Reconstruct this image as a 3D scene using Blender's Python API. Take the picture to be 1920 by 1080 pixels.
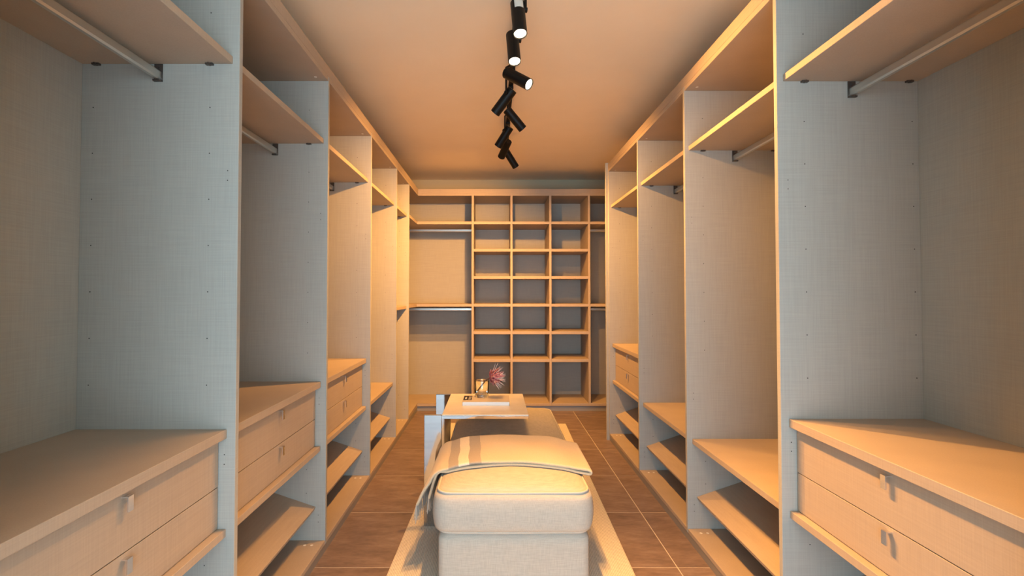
import bpy, bmesh, math, random
from mathutils import Vector, Matrix
random.seed(7)
for o in list(bpy.data.objects):
    bpy.data.objects.remove(o)
scene = bpy.context.scene
COL = scene.collection

# ------------------------------------------------------------------ camera
F_PX, EYE = 927.0, 1.32
cam = bpy.data.cameras.new('camera')
cam_o = bpy.data.objects.new('camera', cam)
COL.objects.link(cam_o)
cam.sensor_width = 36.0
cam.lens = 36.0 * F_PX / 1920.0
TILT = math.radians(1.24)
cam_o.location = (0, 0, EYE)
cam_o.rotation_euler = (math.radians(90) + TILT, 0, 0)
cam.shift_x = 33 / 1920.0
cam.shift_y = -(F_PX * math.tan(TILT) - 10) / 1920.0
cam.clip_start = 0.02
scene.camera = cam_o

# ------------------------------------------------------------------ world / daylight
world = bpy.data.worlds.new('daylight')
scene.world = world
world.use_nodes = True
bg = world.node_tree.nodes['Background']
bg.inputs['Color'].default_value = (0.64, 0.86, 1.0, 1)
bg.inputs['Strength'].default_value = 8.8
portal = bpy.data.lights.new('doorway_portal', 'AREA')
portal.shape = 'RECTANGLE'
portal.size, portal.size_y = 2.84, 2.20
portal.cycles.is_portal = True
portal_o = bpy.data.objects.new('doorway_portal', portal)
portal_o.location = (0.075, -1.74, 1.11)
portal_o.rotation_euler = (math.radians(90), 0, 0)
COL.objects.link(portal_o)
SPOT_COL = (1.0, 0.45, 0.10)
SPOT_W = 310.0

vs = scene.view_settings
vs.view_transform = 'Standard'
vs.look = 'None'
vs.gamma = 1.0
vs.use_curve_mapping = False
vs.exposure = 0.0


# ------------------------------------------------------------------ materials
def new_mat(name, color, rough=0.5, metal=0.0, spec=0.5):
    m = bpy.data.materials.new(name)
    m.use_nodes = True
    b = m.node_tree.nodes['Principled BSDF']
    b.inputs['Base Color'].default_value = (*color, 1)
    b.inputs['Roughness'].default_value = rough
    b.inputs['Metallic'].default_value = metal
    b.inputs['Specular IOR Level'].default_value = spec
    return m, m.node_tree.nodes, m.node_tree.links, b


def noise(nt, scale_vec, detail=2.0, rough=0.5, coord='Object', scale=1.0):
    tc = nt.nodes.new('ShaderNodeTexCoord')
    mp = nt.nodes.new('ShaderNodeMapping')
    mp.inputs['Scale'].default_value = scale_vec
    nz = nt.nodes.new('ShaderNodeTexNoise')
    nz.inputs['Scale'].default_value = scale
    nz.inputs['Detail'].default_value = detail
    nz.inputs['Roughness'].default_value = rough
    nt.links.new(tc.outputs[coord], mp.inputs['Vector'])
    nt.links.new(mp.outputs['Vector'], nz.inputs['Vector'])
    return nz.outputs['Fac']


def math_node(nt, op, a, b):
    n = nt.nodes.new('ShaderNodeMath')
    n.operation = op
    for i, v in enumerate((a, b)):
        if isinstance(v, (int, float)):
            n.inputs[i].default_value = v
        else:
            nt.links.new(v, n.inputs[i])
    return n.outputs[0]


def ramp(nt, fac, stops, interp='LINEAR'):
    r = nt.nodes.new('ShaderNodeValToRGB')
    r.color_ramp.interpolation = interp
    e = r.color_ramp.elements
    while len(e) < len(stops):
        e.new(0.5)
    for i, (p, c) in enumerate(stops):
        e[i].position = p
        e[i].color = (*c, 1)
    nt.links.new(fac, r.inputs['Fac'])
    return r.outputs['Color']


def bump(nt, b, height, strength, dist=0.001):
    n = nt.nodes.new('ShaderNodeBump')
    n.inputs['Strength'].default_value = strength
    n.inputs['Distance'].default_value = dist
    nt.links.new(height, n.inputs['Height'])
    nt.links.new(n.outputs['Normal'], b.inputs['Normal'])


def mul(c, k):
    return tuple(min(1.0, v * k) for v in c)


def linen(name, color, contrast=0.058, fine=300, slow=7, rough=0.55, bump_s=0.25):
    m, n, l, b = new_mat(name, color, rough, spec=0.3)
    nt = m.node_tree
    h = noise(nt, (slow, slow, fine), 1.5)
    v = noise(nt, (fine, fine, slow), 1.5)
    s = math_node(nt, 'MULTIPLY', math_node(nt, 'ADD', h, v), 0.5)
    c = ramp(nt, s, [(0.36, mul(color, 1 - contrast)), (0.64, mul(color, 1 + contrast))])
    l.new(c, b.inputs['Base Color'])
    bump(nt, b, s, bump_s, 0.0006)
    return m


LAM = (0.375, 0.362, 0.335)
M = {}
M['laminate'] = linen('linen_laminate', LAM)
M['board'] = linen('beige_linen_laminate', (0.41, 0.33, 0.262), 0.05)
M['bench'] = linen('bench_linen', (0.43, 0.395, 0.35), 0.10, 420, 25, 0.85, 0.35)
M['piping'] = linen('bench_piping', (0.48, 0.45, 0.40), 0.06, 420, 25, 0.85, 0.2)
M['metal'] = new_mat('brushed_aluminium', (0.62, 0.60, 0.56), 0.38, 0.9)[0]
M['chrome'] = new_mat('polished_chrome', (0.50, 0.51, 0.52), 0.05, 1.0)[0]
M['nickel'] = new_mat('satin_nickel', (0.80, 0.80, 0.82), 0.22, 1.0)[0]
M['dark_metal'] = new_mat('dark_fitting', (0.12, 0.10, 0.09), 0.4, 0.7)[0]
M['black'] = new_mat('black_lacquer', (0.005, 0.0045, 0.0045), 0.45, 0.0, 0.2)[0]
M['hole'] = new_mat('pin_hole', (0.02, 0.018, 0.015), 0.9)[0]
M['cap'] = new_mat('cover_cap', (0.72, 0.69, 0.64), 0.5)[0]
M['plinth'] = new_mat('plinth_grey', (0.30, 0.29, 0.28), 0.4, 0.3)[0]
M['paint'] = new_mat('wall_paint', (0.50, 0.45, 0.33), 0.85, 0, 0.2)[0]
M['sticker'] = new_mat('paper_sticker', (0.55, 0.52, 0.47), 0.6)[0]

m, n, l, b = new_mat('ceiling_paint', (0.74, 0.70, 0.63), 0.9, 0, 0.2)
f = noise(m.node_tree, (1, 1, 1), 4, 0.6, scale=3)
l.new(ramp(m.node_tree, f, [(0.3, (0.87, 0.75, 0.59)), (0.7, (0.90, 0.78, 0.62))]), b.inputs['Base Color'])
M['ceiling'] = m

m, n, l, b = new_mat('floor_tile', (0.2, 0.15, 0.12), 0.42, 0, 0.4)
nt = m.node_tree
oi = n.new('ShaderNodeObjectInfo')
f1 = noise(nt, (2.2, 7.0, 3), 6, 0.62, scale=1.6)
f2 = noise(nt, (20, 60, 20), 3, 0.6)
tc = n.new('ShaderNodeTexCoord')
s = math_node(nt, 'ADD', math_node(nt, 'MULTIPLY', f1, 0.7), math_node(nt, 'MULTIPLY', f2, 0.3))
s = math_node(nt, 'ADD', s, math_node(nt, 'MULTIPLY', math_node(nt, 'SUBTRACT', oi.outputs['Random'], 0.5), 0.07))
l.new(ramp(nt, s, [(0.34, (0.135, 0.093, 0.078)), (0.52, (0.22, 0.155, 0.130)), (0.68, (0.30, 0.225, 0.193))]),
      b.inputs['Base Color'])
bump(nt, b, f2, 0.15, 0.0006)
M['tile'] = m
M['grout'] = new_mat('grout', (0.56, 0.49, 0.42), 0.9)[0]

m, n, l, b = new_mat('ribbed_rug', (0.6, 0.54, 0.46), 0.95, 0, 0.1)
nt = m.node_tree
tc = n.new('ShaderNodeTexCoord')
wv = n.new('ShaderNodeTexWave')
wv.wave_type = 'BANDS'
wv.bands_direction = 'X'
wv.inputs['Scale'].default_value = 40
wv.inputs['Distortion'].default_value = 0.6
wv.inputs['Detail'].default_value = 2
wv.inputs['Detail Scale'].default_value = 3
l.new(tc.outputs['Object'], wv.inputs['Vector'])
f2 = noise(nt, (90, 90, 90), 3, 0.6)
s = math_node(nt, 'ADD', math_node(nt, 'MULTIPLY', wv.outputs['Fac'], 0.6), math_node(nt, 'MULTIPLY', f2, 0.5))
l.new(ramp(nt, s, [(0.2, (0.47, 0.42, 0.355)), (0.8, (0.74, 0.68, 0.59))]), b.inputs['Base Color'])
bump(nt, b, s, 0.7, 0.003)
M['rug'] = m

m, n, l, b = new_mat('wool_throw', (0.66, 0.6, 0.5), 0.95, 0, 0.1)
nt = m.node_tree
uv = n.new('ShaderNodeUVMap')
uv.uv_map = 'strip'
sx = n.new('ShaderNodeSeparateXYZ')
l.new(uv.outputs['UV'], sx.inputs[0])
wob = noise(nt, (30, 30, 30), 2)
u = math_node(nt, 'ADD', sx.outputs['X'], math_node(nt, 'MULTIPLY', math_node(nt, 'SUBTRACT', wob, 0.5), 0.006))
CR, TN, LT = (0.56, 0.46, 0.33), (0.36, 0.30, 0.235), (0.70, 0.62, 0.50)
col = ramp(nt, u, [(0.0, CR), (0.237, TN), (0.289, LT), (0.337, TN), (0.395, CR)], 'CONSTANT')
fz = noise(nt, (160, 160, 160), 3, 0.7)
mx = n.new('ShaderNodeMix')
mx.data_type = 'RGBA'
mx.blend_type = 'MULTIPLY'
mx.inputs['Factor'].default_value = 0.35
l.new(col, mx.inputs['A'])
l.new(ramp(nt, fz, [(0.3, (0.6, 0.6, 0.6)), (0.7, (1, 1, 1))]), mx.inputs['B'])
l.new(mx.outputs['Result'], b.inputs['Base Color'])
b.inputs['Sheen Weight'].default_value = 0.25
b.inputs['Sheen Roughness'].default_value = 0.6
bump(nt, b, fz, 0.5, 0.002)
M['throw'] = m
M['fringe'] = new_mat('fringe_wool', (0.42, 0.39, 0.35), 0.95)[0]

m, n, l, b = new_mat('cream_tabletop', (0.74, 0.68, 0.60), 0.28, 0, 0.4)
f = noise(m.node_tree, (1, 1, 1), 5, 0.6, scale=14)
l.new(ramp(m.node_tree, f, [(0.35, (0.70, 0.64, 0.56)), (0.65, (0.77, 0.72, 0.64))]), b.inputs['Base Color'])
M['tabletop'] = m
M['cover'] = new_mat('book_cover', (0.66, 0.57, 0.45), 0.35)[0]
m, n, l, b = new_mat('book_pages', (0.8, 0.79, 0.78), 0.8)
f = noise(m.node_tree, (3, 3, 1500), 1)
l.new(ramp(m.node_tree, f, [(0.35, (0.74, 0.73, 0.73)), (0.65, (0.88, 0.87, 0.86))]), b.inputs['Base Color'])
M['pages'] = m
M['print'] = new_mat('black_print', (0.012, 0.011, 0.011), 0.4)[0]
M['white_print'] = new_mat('white_print', (0.75, 0.73, 0.70), 0.5)[0]
m, n, l, b = new_mat('clear_glass', (0.97, 0.98, 0.98), 0.0)
b.inputs['Transmission Weight'].default_value = 1.0
b.inputs['IOR'].default_value = 1.48
M['glass'] = m
m, n, l, b = new_mat('protea_bract', (0.5, 0.14, 0.15), 0.6)
nt = m.node_tree
f = noise(nt, (1, 1, 1), 2, scale=60)
l.new(ramp(nt, f, [(0.3, (0.34, 0.05, 0.06)), (0.5, (0.62, 0.22, 0.22)), (0.72, (0.80, 0.50, 0.46))]), b.inputs['Base Color'])
M['bract'] = m
M['bract_tip'] = new_mat('protea_fluff', (0.82, 0.66, 0.60), 0.7)[0]
M['stem'] = new_mat('flower_stem', (0.10, 0.045, 0.03), 0.6)[0]
M['leaf'] = new_mat('flower_leaf', (0.045, 0.06, 0.04), 0.5)[0]
m, n, l, b = new_mat('lit_lens', (1, 0.9, 0.75), 0.3)
b.inputs['Emission Color'].default_value = (1.0, 0.80, 0.52, 1)
b.inputs['Emission Strength'].default_value = 9.0
M['lens'] = m
M['frame'] = new_mat('door_frame_paint', (0.65, 0.63, 0.6), 0.5)[0]


# ------------------------------------------------------------------ helpers
def link(name, me, mat, parent=None, kind=None, smooth=False):
    o = bpy.data.objects.new(name, me)
    if mat:
        me.materials.append(M[mat] if isinstance(mat, str) else mat)
    if smooth:
        for p in me.polygons:
            p.use_smooth = True
    COL.objects.link(o)
    if parent:
        o.parent = parent
    if kind:
        o['kind'] = kind
    return o


def tag(o, label, cat, group=None):
    o['label'] = label
    o['category'] = cat
    if group:
        o['group'] = group
    return o


def thing(name, label, cat, loc, group=None):
    o = bpy.data.objects.new(name, None)
    COL.objects.link(o)
    o.location = loc
    o.empty_display_size = 0.1
    return tag(o, label, cat, group)


def bm_box(bm, x0, x1, y0, y1, z0, z1):
    x0, x1 = min(x0, x1), max(x0, x1)
    y0, y1 = min(y0, y1), max(y0, y1)
    v = [bm.verts.new(p) for p in ((x0, y0, z0), (x1, y0, z0), (x1, y1, z0), (x0, y1, z0),
                                   (x0, y0, z1), (x1, y0, z1), (x1, y1, z1), (x0, y1, z1))]
    for f in ((3, 2, 1, 0), (4, 5, 6, 7), (0, 1, 5, 4), (1, 2, 6, 5), (2, 3, 7, 6), (3, 0, 4, 7)):
        bm.faces.new([v[i] for i in f])


def finish(bm, name, mat, parent=None, kind=None, smooth=False, offset=None, local=False):
    """world-space bmesh -> object whose vertices are relative to its parent"""
    bmesh.ops.recalc_face_normals(bm, faces=bm.faces)
    if parent is not None and not local:
        base, p = Vector((0, 0, 0)), parent
        while p is not None:
            base += p.location
            p = p.parent
        bmesh.ops.translate(bm, verts=bm.verts, vec=-base)
    me = bpy.data.meshes.new(name)
    bm.to_mesh(me)
    bm.free()
    return link(name, me, mat, parent, kind, smooth)


def board(name, x0, x1, y0, y1, z0, z1, parent=None, mat=None, bev=0.0012, kind=None):
    if mat is None:
        mat = 'laminate' if name in ('side_panel', 'back_panel', 'end_panel') else 'board'
    bm = bmesh.new()
    bm_box(bm, x0, x1, y0, y1, z0, z1)
    if bev:
        bmesh.ops.bevel(bm, geom=bm.edges[:], offset=bev, segments=1, affect='EDGES', profile=0.5)
    return finish(bm, name, mat, parent, kind)


def prism(name, pts, z0, z1, parent=None, mat='board', bev=0.0012):
    bm = bmesh.new()
    a = [bm.verts.new((x, y, z0)) for x, y in pts]
    c = [bm.verts.new((x, y, z1)) for x, y in pts]
    bm.faces.new(a[::-1])
    bm.faces.new(c)
    k = len(pts)
    for i in range(k):
        bm.faces.new((a[i], a[(i + 1) % k], c[(i + 1) % k], c[i]))
    if bev:
        bmesh.ops.bevel(bm, geom=bm.edges[:], offset=bev, segments=1, affect='EDGES', profile=0.5)
    return finish(bm, name, mat, parent)


def bm_tube(bm, pts, radii, seg=10, cap=True):
    pts = [Vector(p) for p in pts]
    if isinstance(radii, (int, float)):
        radii = [radii] * len(pts)
    rings, ref = [], None
    for i, p in enumerate(pts):
        d = (pts[min(i + 1, len(pts) - 1)] - pts[max(i - 1, 0)]).normalized()
        if ref is None:
            ref = Vector((0, 0, 1)) if abs(d.z) < 0.9 else Vector((1, 0, 0))
        u = (ref - d * ref.dot(d)).normalized()
        ref = u
        w = d.cross(u)
        rings.append([bm.verts.new(p + (u * math.cos(2 * math.pi * k / seg) + w * math.sin(2 * math.pi * k / seg)) * radii[i])
                      for k in range(seg)])
    for a, c in zip(rings, rings[1:]):
        for k in range(seg):
            bm.faces.new((a[k], a[(k + 1) % seg], c[(k + 1) % seg], c[k]))
    if cap:
        bm.faces.new(rings[0][::-1])
        bm.faces.new(rings[-1])


def bm_loop_tube(bm, pts, r, seg=8):
    pts = [Vector(p) for p in pts]
    k = len(pts)
    rings = []
    for i, p in enumerate(pts):
        d = (pts[(i + 1) % k] - pts[i - 1]).normalized()
        u = (Vector((0, 0, 1)) - d * d.z).normalized()
        w = d.cross(u)
        rings.append([bm.verts.new(p + (u * math.cos(2 * math.pi * j / seg) + w * math.sin(2 * math.pi * j / seg)) * r)
                      for j in range(seg)])
    for i in range(k):
        a, c = rings[i], rings[(i + 1) % k]
        for j in range(seg):
            bm.faces.new((a[j], a[(j + 1) % seg], c[(j + 1) % seg], c[j]))


def bm_disc(bm, c, axis, r, seg=10, depth=0.0006):
    c, axis = Vector(c), Vector(axis).normalized()
    bm_tube(bm, [c, c + axis * depth], r, seg)


# ------------------------------------------------------------------ room
CEIL = 2.72
XL, XLB = 0.8616, 1.393          # left run: front line, back line
XR, XRB = 1.033, 1.548
YB, YBB = 5.56, 6.06             # back run front / back
Y_END, Y_BACK = -1.6, 6.075      # front wall and back wall faces
WX0, WX1 = -XLB - 0.014, XRB + 0.014


def struct(o):
    o['kind'] = 'structure'
    return o


floor = struct(board('floor', WX0 - 0.1, WX1 + 0.1, Y_END - 0.1, Y_BACK + 0.1, -0.12, -0.0012, None, 'grout', 0))
tile_me = None
cols = [-0.918 + 0.6 * i for i in range(-1, 5)]
rows = [2.41 + 0.6 * j for j in range(-7, 7)]
bm = bmesh.new()
bm_box(bm, 0.0026, 0.5974, 0.0026, 0.5974, -0.009, 0.0)
bmesh.ops.bevel(bm, geom=[e for e in bm.edges if all(v.co.z > -0.001 for v in e.verts)], offset=0.0008, segments=1, affect='EDGES')
tile_me = bpy.data.meshes.new('tile')
bm.to_mesh(tile_me)
bm.free()
tile_me.materials.append(M['tile'])
for x in cols:
    for y in rows:
        if x > WX1 - 0.02 or y > Y_BACK - 0.05 or x + 0.6 < WX0:
            continue
        t = bpy.data.objects.new('tile', tile_me)
        COL.objects.link(t)
        t.parent = floor
        t.location = (x, y, 0)

struct(board('ceiling', WX0 - 0.1, WX1 + 0.1, Y_END - 0.1, Y_BACK + 0.1, CEIL, CEIL + 0.1, None, 'ceiling', 0))
struct(board('wall_left', WX0 - 0.1, WX0, Y_END - 0.1, Y_BACK + 0.1, -0.004, CEIL, None, 'paint', 0))
struct(board('wall_right', WX1, WX1 + 0.1, Y_END - 0.1, Y_BACK + 0.1, -0.004, CEIL, None, 'paint', 0))
struct(board('wall_back', WX0, WX1, Y_BACK, Y_BACK + 0.1, -0.004, CEIL, None, 'paint', 0))
# wall behind the viewer with the wide doorway the daylight comes through
DX0, DX1, DZ = -1.34, 1.49, 2.22
bm = bmesh.new()
bm_box(bm, WX0, DX0, Y_END - 0.1, Y_END, -0.004, CEIL)
bm_box(bm, DX1, WX1, Y_END - 0.1, Y_END, -0.004, CEIL)
bm_box(bm, DX0, DX1, Y_END - 0.1, Y_END, DZ, CEIL)
struct(finish(bm, 'wall_front', 'paint'))
bm = bmesh.new()
bm_box(bm, DX0, DX0 + 0.05, Y_END - 0.12, Y_END + 0.02, 0, DZ)
bm_box(bm, DX1 - 0.05, DX1, Y_END - 0.12, Y_END + 0.02, 0, DZ)
bm_box(bm, DX0 + 0.05, DX1 - 0.05, Y_END - 0.12, Y_END + 0.02, DZ - 0.05, DZ)
struct(finish(bm, 'trim_1', 'frame'))

# ------------------------------------------------------------------ wardrobe bays
T = 0.022
Z_BOT0, Z_BOT1 = 0.041, 0.063
Z_TOP0, Z_TOP1 = 2.422, 2.447
Z_FAS = 2.499
HOLES_Z = [1.947 - 0.1555 * i for i in range(7)] + [2.27]


def drawer_handle(s, xf, yc, zt, parent):
    """small folded metal tab: short lip out of the drawer front, then a plate hanging down"""
    bm = bmesh.new()
    w = 0.009
    bm_box(bm, s * (xf - 0.016), s * (xf + 0.001), yc - w, yc + w, zt - 0.003, zt)
    bm_box(bm, s * (xf - 0.016), s * (xf - 0.0125), yc - w, yc + w, zt - 0.038, zt - 0.003)
    return finish(bm, 'handle', 'nickel', parent)


def rail(parent, axis, p, a0, a1, z0, z1):
    """flattened hanging rail with grooves along its top, plus its end brackets"""
    bm = bmesh.new()
    w = 0.0095
    prof = [(-w, z0 + 0.006), (-w * 0.6, z0), (w * 0.6, z0), (w, z0 + 0.006), (w, z1 - 0.004), (w * 0.7, z1)]
    for g in (0.35, 0.0, -0.35):
        prof += [(w * (g + 0.14), z1), (w * (g + 0.05), z1 - 0.002), (w * (g - 0.05), z1 - 0.002), (w * (g - 0.14), z1)]
    prof += [(-w * 0.7, z1), (-w, z1 - 0.004)]
    ends = []
    for a in (a0, a1):
        ends.append([bm.verts.new((p + q, a, z) if axis == 'y' else (a, p + q, z)) for q, z in prof])
    k = len(prof)
    bm.faces.new(ends[0])
    bm.faces.new(ends[1])
    for i in range(k):
        bm.faces.new((ends[0][i], ends[0][(i + 1) % k], ends[1][(i + 1) % k], ends[1][i]))
    r = finish(bm, 'clothes_rail', 'metal', parent)
    for a, d in ((a0, 1), (a1, -1)):
        bm = bmesh.new()
        if axis == 'y':
            bm_box(bm, p - 0.014, p + 0.014, a, a + 0.003 * d, z0 - 0.006, z1 + 0.024)
            bm_box(bm, p - 0.014, p + 0.014, a + 0.003 * d, a + 0.012 * d, z0 - 0.006, z0 - 0.001)
            bm_tube(bm, [(p, a + 0.003 * d, z1 + 0.014), (p, a + 0.007 * d, z1 + 0.014)], 0.005, 8)
        else:
            bm_box(bm, a, a + 0.003 * d, p - 0.014, p + 0.014, z0 - 0.006, z1 + 0.024)
            bm_box(bm, a + 0.003 * d, a + 0.012 * d, p - 0.014, p + 0.014, z0 - 0.006, z0 - 0.001)
        finish(bm, 'rail_bracket', 'dark_metal', r)
    return r


def shelf_supports(parent, s, xs, ys, z):
    for x in xs:
        for y, d in ys:
            bm = bmesh.new()
            bm_box(bm, s * (x - 0.012), s * (x + 0.012), y, y + d * 0.012, z - 0.006, z + 0.0005)
            bm_tube(bm, [(s * x, y + d * 0.002, z - 0.004), (s * x, y + d * 0.016, z - 0.004)], 0.004, 8)
            finish(bm, 'shelf_support', 'dark_metal', parent)


def pin_holes(parent, s, xf, y, d):
    bm = bmesh.new()
    for z in HOLES_Z:
        for x in (xf + 0.098, xf + 0.492):
            bm_disc(bm, (s * x, y, z), (0, d, 0), 0.0020, 8, 0.0005)
    for z in (1.7325, 1.70, 0.784, 0.752, 0.19, 0.155):
        bm_disc(bm, (s * (xf + 0.036), y, z), (0, d, 0), 0.0019, 8, 0.0005)
    for z in (0.42, 0.30):
        bm_disc(bm, (s * (xf + 0.098), y, z), (0, d, 0), 0.0020, 8, 0.0005)
    return finish(bm, 'pin_holes', 'hole', parent, 'stuff')


def side_bay(s, xf, xb, y0, y1, kind, label, group, near_panel=False, far_panel=True):
    """y0 / y1: inner faces of the two uprights of this bay"""
    ym = (y0 + y1) / 2
    t = thing('wardrobe_bay', label, 'wardrobe', (s * (xf + xb) / 2, ym, 0), group)
    P = lambda n, a, b_, c, d, e, g, **k: board(n, s * a, s * b_, c, d, e, g, t, **k)
    if far_panel:
        p = P('side_panel', xf, xb, y1, y1 + T, Z_BOT0, Z_TOP1)
        pin_holes(p, s, xf, y1, -1)
    if near_panel:
        p = P('side_panel', xf, xb, y0 - T, y0, Z_BOT0, Z_TOP1)
        pin_holes(p, s, xf, y0, 1)
    ya = y0 - T if near_panel else y0
    P('back_panel', xb, xb + 0.012, ya, y1 + T, Z_BOT0, Z_TOP1, bev=0)
    top = P('top_board', xf + 0.001, xb, y0, y1, Z_TOP0, Z_TOP1)
    bot = P('bottom_board', xf + 0.001, xb, y0, y1, Z_BOT0, Z_BOT1)
    P('plinth', xf + 0.004, xf + 0.02, ya, y1 + T, 0.0, Z_BOT0, mat='plinth', bev=0)
    for yy in (y0 + 0.05, y1 - 0.05):
        for xx in (xf + 0.05, xf + 0.085):
            bm = bmesh.new()
            bm_disc(bm, (s * xx, yy, Z_BOT1), (0, 0, 1), 0.0075, 12)
            finish(bm, 'cover_cap', 'cap', bot)
        bm = bmesh.new()
        bm_disc(bm, (s * (xf + 0.05), yy, Z_TOP0), (0, 0, -1), 0.0075, 12)
        finish(bm, 'cover_cap', 'cap', top)
    # upper shelf with its fittings and rail
    P('shelf', xf + 0.022, xb, y0, y1, 2.095, 2.12)
    shelf_supports(t, s, (xf + 0.098, xf + 0.48), ((y0, 1), (y1, -1)), 2.095)
    if kind != 'corner':
        rail(t, 'y', s * (xf + 0.272), y0, y1, 2.040, 2.070)
    if kind in ('drawers', 'shelf'):
        P('shelf', xf + 0.028, xb, y0, y1, 0.514, 0.540)
        # slanted shoe shelf
        bm = bmesh.new()
        bm_box(bm, 0, 0.475, y0, y1, -0.018, 0)
        bmesh.ops.bevel(bm, geom=bm.edges[:], offset=0.0012, segments=1, affect='EDGES')
        bmesh.ops.rotate(bm, verts=bm.verts, cent=(0, 0, 0), matrix=Matrix.Rotation(-math.radians(18.5), 3, 'Y'))
        bmesh.ops.translate(bm, verts=bm.verts, vec=(xf + 0.050, 0, 0.232))
        if s < 0:
            bmesh.ops.scale(bm, verts=bm.verts, vec=(-1, 1, 1))
        finish(bm, 'shoe_shelf', 'board', t)
    if kind == 'drawers':
        P('counter_board', xf + 0.028, xb, y0, y1, 0.838, 0.868)
        xd = xf + 0.054
        for z0, z1 in ((0.5425, 0.6765), (0.6795, 0.829)):
            d = P('drawer', xd, xb - 0.03, y0 + 0.004, y1 - 0.004, z0, z1, bev=0.0008)
            drawer_handle(s, xd, ym + 0.015, z1 - 0.010, d)
    if kind == 'corner':
        P('shelf', xf + 0.022, xb, y0, y1, 1.165, 1.195)
        shelf_supports(t, s, (xf + 0.098, xf + 0.48), ((y0, 1), (y1, -1)), 1.165)
    return t


LY = [(0.787, 1.655), (1.677, 2.545), (2.567, 3.443), (3.465, 4.347), (4.369, 4.976)]
RY = [(0.929, 1.792), (1.814, 2.669), (2.691, 3.547), (3.569, 4.454)]
GL, GR = 'wardrobe bays along the wall with three drawer units in a row', 'wardrobe bays along the wall with the finished end panel'
LL = [('drawers', 'open wardrobe bay with two drawers, third of three drawer bays from the corner, greyest inside'),
      ('drawers', 'open wardrobe bay with two drawers, middle one of the three drawer bays in a row'),
      ('drawers', 'open wardrobe bay with two drawers beside the bay with a bare low shelf'),
      ('shelf', 'open wardrobe bay with rail and bare low shelf next to the narrow corner bay'),
      ('corner', 'narrow open wardrobe bay with shelf at waist height, nearest the corner rails')]
for i, ((y0, y1), (k, lab)) in enumerate(zip(LY, LL)):
    side_bay(-1, XL, XLB, y0, y1, k, lab, GL, near_panel=(i == 0))
RL = [('drawers', 'open wardrobe bay with two drawers and grey linen side, away from the end panel'),
      ('shelf', 'open wardrobe bay with bare low shelf, beside the large grey sided drawer bay'),
      ('shelf', 'open wardrobe bay with bare low shelf, beside the drawer bay at the end panel'),
      ('drawers', 'open wardrobe bay with two drawers against the finished end panel')]
bays_r = []
for i, ((y0, y1), (k, lab)) in enumerate(zip(RY, RL)):
    bays_r.append(side_bay(1, XR, XRB, y0, y1, k, lab, GR, near_panel=(i == 0)))
board('end_panel', XR - 0.022, XRB + 0.012, 4.4765, 4.5015, 0.0, 2.507, bays_r[3])

# cornice strips along the top of the runs
tag(board('cornice_strip', -XL - 0.0, -XL - 0.04, LY[0][0] - T, YB - 0.0005, Z_TOP1, Z_FAS),
    'long beige cornice strip above the wardrobe run that reaches the corner rails', 'cornice')
tag(board('cornice_strip', XR, XR + 0.04, RY[0][0] - T, 4.476, Z_TOP1, Z_FAS),
    'long beige cornice strip above the wardrobe run with the end panel', 'cornice')
tag(board('cornice_strip', -XL - 0.04, XRB, YB, YB + 0.04, Z_TOP1, Z_FAS),
    'beige cornice strip across the top of the cubby shelving on the far wall', 'cornice')

# ------------------------------------------------------------------ back wall units
PX = [-0.2447, 0.1925, 0.6305, 1.0677]
HT = 0.0125
SH = [(2.100, 2.130), (1.790, 1.821), (1.483, 1.513), (1.170, 1.201), (0.860, 0.893), (0.550, 0.582)]
cub = thing('cubby_shelf_unit', 'tall open cubby unit of three columns and seven rows on the far wall', 'shelving',
            ((PX[0] + PX[3]) / 2, (YB + YBB) / 2, 0))
for x in PX:
    board('upright', x - HT, x + HT, YB, YBB, 0.06, Z_TOP1, cub)
board('back_panel', PX[0] - HT, PX[3] + HT, YBB, YBB + 0.012, 0.06, Z_TOP1, cub, bev=0)
board('plinth', PX[0] - HT, PX[3] + HT, YB + 0.02, YB + 0.036, 0.0, 0.06, cub, mat='plinth', bev=0)
for a, c in zip(PX, PX[1:]):
    for z0, z1 in SH:
        board('shelf', a + HT, c - HT, YB + 0.002, YBB, z0, z1, cub)
    board('top_board', a + HT, c - HT, YB + 0.001, YBB, Z_TOP0, Z_TOP1, cub)
    board('bottom_board', a + HT, c - HT, YB + 0.001, YBB, 0.06, 0.09, cub)

# left corner: L-shaped boards joining the side run to the far wall
yL0 = LY[4][1] + T
cor = thing('corner_wardrobe', 'open corner wardrobe with two hanging rails beside the cubby unit', 'wardrobe',
            (-0.8, 5.7, 0))
xe = PX[0] - HT
board('back_panel', -XLB, xe, YBB, YBB + 0.012, 0.04, Z_TOP1, cor, bev=0)
board('back_panel', -XLB - 0.012, -XLB, yL0, YBB + 0.012, 0.04, Z_TOP1, cor, bev=0)


def ell(xi, yi):
    return [(-XLB, yL0), (-xi, yL0), (-xi, yi), (xe, yi), (xe, YBB), (-XLB, YBB)]


prism('top_board', ell(XL + 0.001, YB + 0.001), Z_TOP0, Z_TOP1, cor)
prism('shelf', ell(XL + 0.010, YB + 0.002), 2.100, 2.130, cor)
prism('shelf', ell(XL + 0.010, YB + 0.002), 1.170, 1.201, cor)
prism('bottom_board', ell(XL + 0.001, YB + 0.001), 0.058, 0.088, cor)
prism('plinth', [(-XL - 0.02, yL0), (-XL - 0.004, yL0), (-XL - 0.004, YB + 0.02), (xe, YB + 0.02), (xe, YB + 0.036),
                 (-XL - 0.02, YB + 0.036)], 0.0, 0.058, cor, 'plinth', 0)
rail(cor, 'x', 5.83, -XLB, xe, 2.045, 2.077)
rail(cor, 'x', 5.83, -XLB, xe, 1.115, 1.147)

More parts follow.
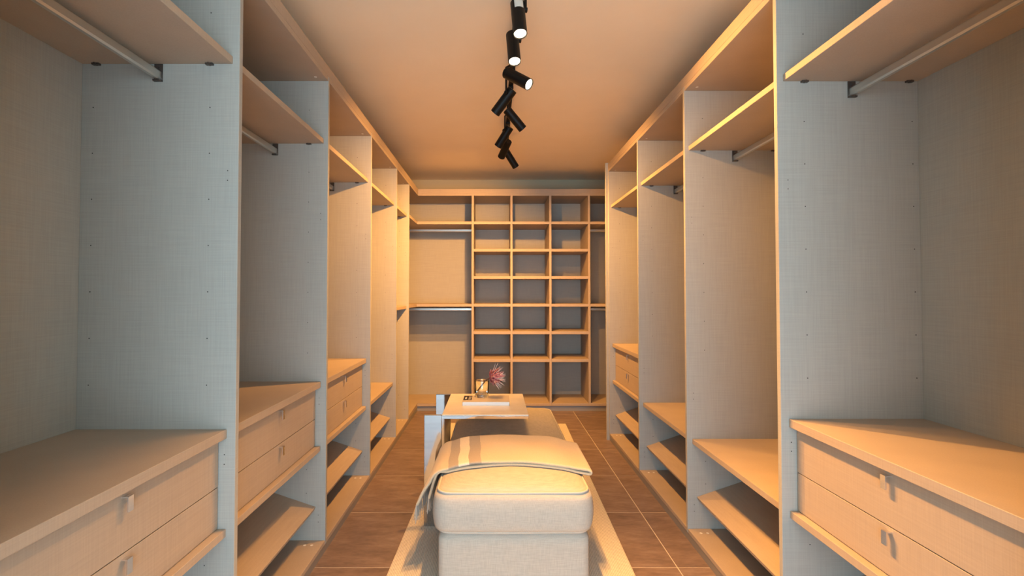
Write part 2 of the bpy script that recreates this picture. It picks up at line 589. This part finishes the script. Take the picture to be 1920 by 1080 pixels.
# right corner unit behind the end panel
xr = PX[3] + HT
rc = thing('corner_wardrobe', 'dim open wardrobe section between the cubby unit and the end panel', 'wardrobe',
           ((xr + XRB) / 2, (YB + YBB) / 2, 0))
board('back_panel', xr, XRB, YBB, YBB + 0.012, 0.04, Z_TOP1, rc, bev=0)
board('side_panel', XRB - T, XRB, YB, YBB, 0.06, Z_TOP1, rc)
x1 = XRB - T
board('top_board', xr, x1, YB + 0.001, YBB, Z_TOP0, Z_TOP1, rc)
board('shelf', xr, x1, YB + 0.002, YBB, 2.100, 2.130, rc)
board('shelf', xr, x1, YB + 0.002, YBB, 1.170, 1.201, rc)
board('bottom_board', xr, x1, YB + 0.001, YBB, 0.06, 0.09, rc)
board('plinth', xr, XRB, YB + 0.02, YB + 0.036, 0.0, 0.06, rc, mat='plinth', bev=0)
rail(rc, 'x', 5.83, xr, x1, 2.045, 2.077)
rail(rc, 'x', 5.83, xr, x1, 1.115, 1.147)

# ------------------------------------------------------------------ rug
RUG_T = 0.009
bm = bmesh.new()
bm_box(bm, -0.579, 0.579, -2.05, 2.05, 0, RUG_T)
bmesh.ops.bevel(bm, geom=bm.edges[:], offset=0.003, segments=2, affect='EDGES')
rug = finish(bm, 'rug', 'rug')
rug.location = (0.092, 2.97, 0.0)
rug.rotation_euler = (0, 0, -math.radians(1.3))
tag(rug, 'long cream ribbed runner rug under the linen bench', 'rug')

# ------------------------------------------------------------------ bench
BX, BY = 0.083, 2.97
HX, HY = 0.345, 0.80
CZ0, CZ1 = 0.270, 0.448


def crown(x, y):
    u, v = (x - BX) / HX, (y - BY) / HY
    u, v = max(-1, min(1, u)), max(-1, min(1, v))
    return 0.050 * (1 - abs(u) ** 3.2) * (1 - abs(v) ** 7)


def rounded_box(cx, cy, hx, hy, z0, z1, r, nx, ny, nz, rc=None, crown_fn=None, bulge=0.0):
    """box of quads with rounded vertical corners (rc) and softened top / bottom edges (r)"""
    bm = bmesh.new()
    hz, cz = (z1 - z0) / 2, (z0 + z1) / 2
    rc = rc or r
    cache = {}

    def put(i, j, k):
        key = (i, j, k)
        if key in cache:
            return cache[key]
        x, y, z = -hx + 2 * hx * i / nx, -hy + 2 * hy * j / ny, -hz + 2 * hz * k / nz
        w = z / hz
        # rounded corners in plan
        qx, qy = max(-hx + rc, min(hx - rc, x)), max(-hy + rc, min(hy - rc, y))
        dx, dy = x - qx, y - qy
        dl = math.hypot(dx, dy)
        if dx and dy:
            m_ = max(abs(dx), abs(dy)) / rc
            x, y = qx + dx / dl * rc * m_, qy + dy / dl * rc * m_
        # soften the top and bottom edges
        e = max(0.0, abs(z) - (hz - r)) / r
        edge = min(hx - abs(x), hy - abs(y))
        ins = r * (1 - math.sqrt(max(0.0, 1 - e * e)))
        fx, fy = (hx - ins) / hx, (hy - ins) / hy
        side = i in (0, nx) or j in (0, ny)
        b_ = bulge * (1 - w * w) if side else 0
        X, Y = x * fx, y * fy
        if side:
            nrm = Vector((dx, dy, 0))
            if nrm.length > 0:
                nrm.normalize()
                X += nrm.x * b_
                Y += nrm.y * b_
        X, Y, Z = X + cx, Y + cy, z + cz
        if crown_fn and k == nz:
            Z += crown_fn(X, Y)
        cache[key] = bm.verts.new((X, Y, Z))
        return cache[key]

    for i in range(nx):
        for j in range(ny):
            bm.faces.new((put(i, j, nz), put(i + 1, j, nz), put(i + 1, j + 1, nz), put(i, j + 1, nz)))
            bm.faces.new((put(i, j, 0), put(i, j + 1, 0), put(i + 1, j + 1, 0), put(i + 1, j, 0)))
    for k in range(nz):
        for i in range(nx):
            bm.faces.new((put(i, 0, k), put(i + 1, 0, k), put(i + 1, 0, k + 1), put(i, 0, k + 1)))
            bm.faces.new((put(i, ny, k), put(i, ny, k + 1), put(i + 1, ny, k + 1), put(i + 1, ny, k)))
        for j in range(ny):
            bm.faces.new((put(0, j, k), put(0, j, k + 1), put(0, j + 1, k + 1), put(0, j + 1, k)))
            bm.faces.new((put(nx, j, k), put(nx, j + 1, k), put(nx, j + 1, k + 1), put(nx, j, k + 1)))
    return bm


def rrect(cx, cy, hx, hy, r, z, n=8, step=0.04, wob=0.0):
    pts = []
    for sx_, sy_, a0 in ((1, 1, 0), (-1, 1, 90), (-1, -1, 180), (1, -1, 270)):
        for i in range(n + 1):
            a = math.radians(a0 + 90 * i / n)
            pts.append((cx + sx_ * (hx - r) + r * math.cos(a), cy + sy_ * (hy - r) + r * math.sin(a), z))
    out = []
    for p, q in zip(pts, pts[1:] + pts[:1]):
        d = math.dist(p, q)
        k = max(1, int(d / step))
        for i in range(k):
            f_ = i / k
            x, y = p[0] + (q[0] - p[0]) * f_, p[1] + (q[1] - p[1]) * f_
            out.append((x, y, z + wob * math.sin(x * 9 + y * 5)))
    return out


bench = thing('bench_ottoman', 'long cream linen upholstered bench with piped cushion on the rug', 'bench', (BX, BY, RUG_T))
b0 = rounded_box(BX + 0.002, BY, HX - 0.010, HY - 0.016, 0.030, CZ0 + 0.001, 0.020, 20, 36, 8, 0.03)
finish(b0, 'base', 'bench', bench, smooth=True)
b1 = rounded_box(BX, BY, HX, HY, CZ0, CZ1, 0.022, 36, 64, 12, 0.065, crown, 0.014)
cush = finish(b1, 'cushion', 'bench', bench, smooth=True)
for z, k in ((CZ1 - 0.0015, 0.0), (CZ0 + 0.007, 0.0)):
    bm = bmesh.new()
    ins = 0.011
    bm_loop_tube(bm, rrect(BX, BY, HX - ins, HY - ins, 0.058, z, wob=0.001), 0.0055)
    finish(bm, 'piping', 'piping', cush, smooth=True)
for sx_ in (-1, 1):
    for sy_ in (-1, 1):
        bm = bmesh.new()
        bm_tube(bm, [(BX + sx_ * 0.24, BY + sy_ * 0.70, RUG_T), (BX + sx_ * 0.24, BY + sy_ * 0.70, 0.034)], [0.018, 0.022], 12)
        finish(bm, 'foot', 'black', bench)

# ------------------------------------------------------------------ throw blanket
def throw():
    t = thing('throw_blanket', 'folded cream wool throw with pale stripes draped across the bench', 'blanket', (BX, 2.57, 0.49))
    y0, y1 = 2.365, 2.803
    th = 0.0135
    low = lambda x, y: CZ1 + crown(x, y) + 0.0085

    def profile(y, ft):
        """list of (x, z): inner hem -> up -> over -> fold at the far side -> back -> outer hem"""
        p = []
        xl, xr_ = BX - HX, BX + HX
        edge = low(xl + 0.04, y)
        flare = 0.05 * (1 - ft) + 0.012 * ft
        drop = 0.345 - 0.02 * ft
        # inner layer, hanging
        n1 = 12
        for i in range(n1):
            f_ = i / n1
            z = drop + (edge - 0.03 - drop) * f_
            p.append((xl - 0.022 - 0.55 * flare * (1 - f_), z))
        for i in range(6):
            a = math.pi - (math.pi / 2) * i / 6
            p.append((xl + 0.020 + 0.040 * math.cos(a), edge - 0.032 + 0.036 * math.sin(a)))
        n2 = 44
        for i in range(n2 + 1):
            x = xl + 0.035 + (xr_ + 0.022 - xl - 0.035) * i / n2
            xx = min(x, xr_ - 0.035)
            p.append((x, low(xx, y) - max(0, x - xx) * 0.16))
        # fold
        xe_, ze = p[-1]
        for i in range(1, 8):
            a = -math.pi / 2 + math.pi * i / 8
            p.append((xe_ + 0.0105 * math.cos(a), ze + 0.0075 + 0.0075 * math.sin(a)))
        # outer layer
        for i in range(n2 + 1):
            x = xr_ + 0.022 + (xl + 0.030 - xr_ - 0.022) * i / n2
            xx = min(x, xr_ - 0.035)
            g = 0.0145 + 0.002 * math.sin(x * 11 + y * 17) + 0.002 * math.sin(x * 23 - y * 9)
            p.append((x, low(xx, y) - max(0, x - xx) * 0.16 + g))
        zz = p[-1][1]
        for i in range(1, 8):
            a = math.pi / 2 + (math.pi / 2 - 0.35) * i / 7
            p.append((xl + 0.030 + 0.075 * math.cos(a), zz - 0.075 + 0.075 * math.sin(a)))
        xa, za = p[-1]
        dropo = 0.318 - 0.03 * ft
        for i in range(1, 15):
            f_ = i / 14
            p.append((xa - (flare + 0.02) * f_ + 0.004 * math.sin(f_ * 6 + y * 30), za + (dropo - za) * f_))
        return p

    nt_ = 26
    rows_ = [profile(y0 + (y1 - y0) * j / nt_, j / nt_) for j in range(nt_ + 1)]
    k = len(rows_[0])
    bm = bmesh.new()
    uvl = bm.loops.layers.uv.new('strip')
    grid, us = [], []
    for j, pr in enumerate(rows_):
        y = y0 + (y1 - y0) * j / nt_
        L = [0.0]
        for a, c in zip(pr, pr[1:]):
            L.append(L[-1] + math.dist(a, c))
        us.append([(L[-1] - q) / 1.0 for q in L])       # metres measured from the outer hem
        row = []
        for i, (x, z) in enumerate(pr):
            yy = y + (0.010 * math.sin(x * 7 + 1) + 0.006 * math.sin(x * 19) if j in (0, 1) else 0)
            row.append(bm.verts.new((x, yy, z)))
        grid.append(row)
    for j in range(nt_):
        for i in range(k - 1):
            f_ = bm.faces.new((grid[j][i], grid[j][i + 1], grid[j + 1][i + 1], grid[j + 1][i]))
            for lp, (jj, ii) in zip(f_.loops, ((j, i), (j, i + 1), (j + 1, i + 1), (j + 1, i))):
                lp[uvl].uv = (us[jj][ii], jj / nt_)
    hem = [v.co.copy() for v in [g[-1] for g in grid]]
    hem_in = [v.co.copy() for v in [g[0] for g in grid]]
    o = finish(bm, 'wool_cloth', 'throw', t, smooth=True)
    sm = o.modifiers.new('thick', 'SOLIDIFY')
    sm.thickness = th
    sm.offset = 0
    sb = o.modifiers.new('soft', 'SUBSURF')
    sb.levels = sb.render_levels = 1
    bm = bmesh.new()
    rnd = random.Random(3)
    for line, dz in ((hem, 0.085), (hem_in, 0.06)):
        for q in range(58):
            f_ = (q + rnd.random() * 0.6) / 58 * nt_
            j = min(int(f_), nt_ - 1)
            p = line[j].lerp(line[j + 1], f_ - j)
            e = Vector((rnd.uniform(-0.012, 0.006), rnd.uniform(-0.012, 0.012), -dz * rnd.uniform(0.75, 1.1)))
            bm_tube(bm, [p + Vector((0, 0, 0.004)), p + e * 0.5 + Vector((rnd.uniform(-.003, .003), 0, 0)), p + e],
                    [0.0028, 0.0024, 0.0012], 5)
    finish(bm, 'fringe', 'fringe', t, 'stuff')


throw()

# ------------------------------------------------------------------ C-shaped side table
TX0, TX1, TY0, TY1, TZ = -0.397, 0.194, 2.81, 3.40, 0.631
tab = thing('side_table', 'C shaped chrome side table with cream top reaching over the bench', 'table',
            ((TX0 + TX1) / 2, (TY0 + TY1) / 2, RUG_T))
for y in (TY0, TY1 - 0.02):
    board('leg', TX0, TX0 + 0.098, y, y + 0.02, RUG_T, TZ, tab, 'chrome', 0.0015)
    board('top_rail', TX0 + 0.098, TX1, y, y + 0.02, TZ - 0.021, TZ - 0.004, tab, 'chrome', 0.001)
    board('foot_rail', TX0 + 0.098, TX1, y, y + 0.02, RUG_T, RUG_T + 0.014, tab, 'chrome', 0.001)
board('end_rail', TX1 - 0.02, TX1, TY0 + 0.02, TY1 - 0.02, TZ - 0.021, TZ - 0.004, tab, 'chrome', 0.001)
board('table_top', TX0 + 0.1, TX1 - 0.001, TY0 + 0.003, TY1 - 0.001, TZ - 0.0045, TZ + 0.002, tab, 'tabletop', 0.0012)
TT = TZ + 0.002

# ------------------------------------------------------------------ book
bk = thing('book', 'thin book with black cover patch and white page edges on the side table', 'book', (-0.05, 3.135, TT))
X0, X1, Y0, Y1 = -0.196, 0.094, 3.035, 3.235
board('page_block', X0 + 0.003, X1 - 0.003, Y0 + 0.002, Y1 - 0.002, TT + 0.0015, TT + 0.0215, bk, 'pages', 0)
board('back_cover', X0, X1, Y0, Y1, TT, TT + 0.0015, bk, 'cover', 0.0004)
fc = board('front_cover', X0, X1, Y0, Y1, TT + 0.0215, TT + 0.0235, bk, 'cover', 0.0004)
BT = TT + 0.0235
board('spine', X0 - 0.001, X0 + 0.003, Y0, Y1, TT + 0.0015, TT + 0.0215, bk, 'cover', 0.0004)
pr = board('printed_patch', X0 + 0.002, X0 + 0.054, Y0 + 0.055, Y1 - 0.015, BT, BT + 0.0003, fc, 'print', 0)
for a, c, d, e in ((0.010, 0.020, 0.085, 0.140), (0.033, 0.036, 0.07, 0.155),
                   (0.041, 0.044, 0.07, 0.155), (0.041, 0.050, 0.135, 0.142)):
    board('printed_mark', X0 + a + 0.002, X0 + c + 0.002, Y0 + d, Y0 + e, BT + 0.0003, BT + 0.0005, fc, 'white_print', 0)

# ------------------------------------------------------------------ glass and protea
VX, VY = -0.080, 3.185
gl = None
bm = bmesh.new()
prof = [(0, 0), (0.038, 0), (0.0425, 0.004), (0.0445, 0.02), (0.046, 0.104), (0.0455, 0.106), (0.0432, 0.106), (0.0428, 0.104),
        (0.0412, 0.028), (0.038, 0.023), (0, 0.022)]
seg = 40
rings = []
for r, z in prof:
    if r == 0:
        rings.append([bm.verts.new((0, 0, z))])
    else:
        rings.append([bm.verts.new((r * math.cos(2 * math.pi * k / seg), r * math.sin(2 * math.pi * k / seg), z)) for k in range(seg)])
for a, c in zip(rings, rings[1:]):
    for k in range(seg):
        k2 = (k + 1) % seg
        if len(a) == 1:
            bm.faces.new((a[0], c[k2], c[k]))
        elif len(c) == 1:
            bm.faces.new((a[k], a[k2], c[0]))
        else:
            bm.faces.new((a[k], a[k2], c[k2], c[k]))
gl = finish(bm, 'glass_vase', 'glass', smooth=True)
gl.location = (VX, VY, BT + 0.0002)
tag(gl, 'clear glass tumbler with thick base standing on the book', 'vase')

fl = thing('protea_flower', 'dusky pink protea bloom leaning out of the glass tumbler', 'flower', (VX, VY, BT))
stem_pts = [(VX - 0.030, VY + 0.004, BT + 0.030), (VX + 0.004, VY + 0.001, BT + 0.075), (VX + 0.035, VY - 0.004, BT + 0.113),
            (VX + 0.055, VY - 0.010, BT + 0.124)]
bm = bmesh.new()
bm_tube(bm, stem_pts, [0.0055, 0.0045, 0.0042, 0.006], 8)
finish(bm, 'stem', 'stem', fl, smooth=True)
C0 = Vector(stem_pts[-1])
AX = Vector((0.90, -0.28, 0.20)).normalized()
U = AX.cross(Vector((0, 0, 1))).normalized()
W = U.cross(AX)


def bm_leaf(bm, base, direction, side, length, width, curl=0.0, n=5):
    """pointed, slightly cupped blade"""
    direction, side = direction.normalized(), side.normalized()
    up = direction.cross(side).normalized()
    prev = None
    for i in range(n + 1):
        f_ = i / n
        w = width * math.sin(math.pi * (0.12 + 0.88 * f_)) ** 0.8 if f_ < 1 else 0.0004
        p = base + direction * length * f_ + up * curl * length * f_ * f_
        cur = (bm.verts.new(p - side * w / 2 + up * w * 0.18), bm.verts.new(p), bm.verts.new(p + side * w / 2 + up * w * 0.18))
        if prev:
            bm.faces.new((prev[0], prev[1], cur[1], cur[0]))
            bm.faces.new((prev[1], prev[2], cur[2], cur[1]))
        prev = cur


rnd = random.Random(11)
bm = bmesh.new()
bm_t = bmesh.new()
for ringi, (nb, spread, ln, wd) in enumerate(((9, 0.25, 0.082, 0.0140), (13, 0.55, 0.084, 0.0168), (16, 0.85, 0.078, 0.0182), (16, 1.15, 0.066, 0.0196),
                                              (14, 1.5, 0.050, 0.0196))):
    for k in range(nb):
        a = 2 * math.pi * (k + 0.5 * (ringi % 2) + rnd.uniform(-0.15, 0.15)) / nb
        sp = spread + rnd.uniform(-0.1, 0.1)
        rad = U * math.cos(a) + W * math.sin(a)
        d = AX * math.cos(sp) + rad * math.sin(sp)
        sd = AX.cross(rad)
        bm_leaf(bm, C0 + rad * 0.008, d, sd, ln * rnd.uniform(0.85, 1.12), wd, 0.22)
for k in range(46):
    a, sp = rnd.uniform(0, 6.283), rnd.uniform(0.1, 1.05)
    rad = U * math.cos(a) + W * math.sin(a)
    d = AX * math.cos(sp) + rad * math.sin(sp)
    bm_tube(bm_t, [C0 + d * 0.05, C0 + d * rnd.uniform(0.082, 0.102) + rad * 0.006], [0.0016, 0.0006], 5)
finish(bm, 'bloom', 'bract', fl)
finish(bm_t, 'bloom_hairs', 'bract_tip', fl, 'stuff')
for d, sd, ln, wd, c in (((0.55, -0.1, 0.75), (0, 1, 0), 0.085, 0.016, -0.55), ((1, -0.15, -0.20), (0, 1, 0), 0.115, 0.02, -0.15),
                         ((0.95, 0.25, -0.12), (0.2, -1, 0.3), 0.09, 0.018, 0.1)):
    bm = bmesh.new()
    bm_leaf(bm, C0 - AX * 0.006, Vector(d), Vector(sd), ln, wd, c, 8)
    finish(bm, 'leaf', 'leaf', fl)

# ------------------------------------------------------------------ ceiling track and spotlights
TRX = 0.110
trk = thing('lighting_track', 'long black lighting track on the ceiling over the bench', 'light track', (TRX, 3.1, CEIL))
board('track_rail', TRX - 0.016, TRX + 0.016, 1.75, 4.45, CEIL - 0.020, CEIL, trk, 'black', 0.0015)
for y in (1.745, 4.45):
    board('end_cap', TRX - 0.0165, TRX + 0.0165, y, y + 0.006, CEIL - 0.0205, CEIL, trk, 'black', 0.001)


def spotlight(start, tip, label, watts, size, blend=1.0, sticker=False, aim=None):
    start, tip = Vector(start), Vector(tip)
    d = (tip - start).normalized()
    LEN, R = 0.17, 0.030
    start = tip - d * LEN
    mid = start + d * 0.035
    t = thing('track_spotlight', label, 'spotlight', (TRX, mid.y, CEIL - 0.02), 'black cylinder spotlights on the ceiling track')
    # adapter clipped in the track and the bent arm down to the body
    board('adapter', TRX - 0.017, TRX + 0.017, mid.y - 0.055, mid.y + 0.055, CEIL - 0.040, CEIL - 0.0195, t, 'black', 0.003)
    side = d.cross(Vector((0, 0, 1)))
    side = side.normalized() if side.length > 0.1 else Vector((1, 0, 0))
    top = Vector((TRX, mid.y, CEIL - 0.036))
    bm = bmesh.new()
    k = mid - side * (R + 0.004)
    elbow = Vector((k.x, k.y, max(k.z + 0.02, CEIL - 0.075)))
    bm_tube(bm, [top, top.lerp(elbow, 0.35) + Vector((0, 0, -0.004)), elbow, elbow.lerp(k, 0.5), k], 0.0065, 8)
    bm_tube(bm, [mid - side * (R - 0.002), mid - side * (R + 0.011)], 0.011, 12)
    finish(bm, 'arm', 'black', t, smooth=False)
    # hollow body with the lens set back in the rim
    bm = bmesh.new()
    zax = d
    ux = side
    uy = zax.cross(ux)
    pf = [(0.0, 0.0), (0.027, 0.0), (R, 0.003), (R, LEN - 0.001), (R - 0.0008, LEN), (R - 0.003, LEN), (R - 0.0035, LEN - 0.010), (0.0, LEN - 0.010)]
    rg = []
    sg = 28
    for r, q in pf:
        if r == 0:
            rg.append([bm.verts.new(start + zax * q)])
        else:
            rg.append([bm.verts.new(start + zax * q + (ux * math.cos(2 * math.pi * j / sg) + uy * math.sin(2 * math.pi * j / sg)) * r)
                       for j in range(sg)])
    for a, c in zip(rg, rg[1:]):
        for j in range(sg):
            j2 = (j + 1) % sg
            if len(a) == 1:
                bm.faces.new((a[0], c[j2], c[j]))
            elif len(c) == 1:
                bm.faces.new((a[j], a[j2], c[0]))
            else:
                bm.faces.new((a[j], a[j2], c[j2], c[j]))
    body = finish(bm, 'lamp_body', 'black', t)
    bm = bmesh.new()
    bm_disc(bm, tip - d * 0.0095, d, R - 0.0042, 24, 0.004)
    finish(bm, 'lens', 'lens', body)
    if sticker:
        bm = bmesh.new()
        # small paper label wrapped on the side facing the doorway
        f_dir = Vector((0.15, -1, 0))
        f_dir = (f_dir - d * f_dir.dot(d)).normalized()
        s2 = d.cross(f_dir)
        prev = None
        for q in range(-3, 4):
            a = q * 0.22
            r_ = (f_dir * math.cos(a) + s2 * math.sin(a)) * (R + 0.0006)
            cur = (bm.verts.new(start + r_ + d * 0.008), bm.verts.new(start + r_ + d * 0.052))
            if prev:
                bm.faces.new((prev[0], prev[1], cur[1], cur[0]))
            prev = cur
        finish(bm, 'paper_sticker', 'sticker', body)
    li = bpy.data.lights.new('lamp_beam', 'SPOT')
    li.energy = watts
    li.color = SPOT_COL
    li.spot_size = math.radians(size)
    li.spot_blend = blend
    li.shadow_soft_size = 0.022
    lo = bpy.data.objects.new('lamp_beam', li)
    COL.objects.link(lo)
    lo.parent = t
    lo.location = tip + d * 0.004 - Vector(t.location)
    lo.rotation_euler = d.to_track_quat('-Z', 'Y').to_euler()
    return t


G = SPOT_W
spotlight((0.098, 2.11, 2.58), (0.109, 2.06, 2.412), 'black spotlight with paper sticker, pointing down over the bench end', 0.74 * G, 84, sticker=True)
spotlight((0.085, 2.36, 2.575), (0.095, 2.30, 2.408), 'black spotlight with lit lens hanging straight down, next to the stickered one', 0.74 * G, 84)
spotlight((0.072, 2.57, 2.473), (0.178, 2.50, 2.385), 'black spotlight with lit lens, tilted towards the end panel wardrobe run', 0.72 * G, 130)
spotlight((0.108, 2.89, 2.522), (0.003, 2.95, 2.402), 'black spotlight tilted towards the three drawer bays, the larger of two pointing that way', 0.62 * G, 125)
spotlight((0.084, 3.30, 2.555), (0.194, 3.35, 2.440), 'black spotlight tilted towards the far end panel with its lens edge glinting', 0.62 * G, 125)
spotlight((0.116, 3.685, 2.565), (0.026, 3.75, 2.440), 'black spotlight tilted towards the narrow corner bay, overlapping the next lamp', 0.62 * G, 125)
spotlight((0.122, 3.95, 2.565), (0.057, 4.10, 2.456), 'black spotlight half hidden between the last two lamps, aimed at the corner', 0.85 * G, 110)
spotlight((0.105, 4.29, 2.556), (0.190, 4.35, 2.436), 'black spotlight at the track end by the cubby unit, tilted to the end panel side', 0.62 * G, 125)
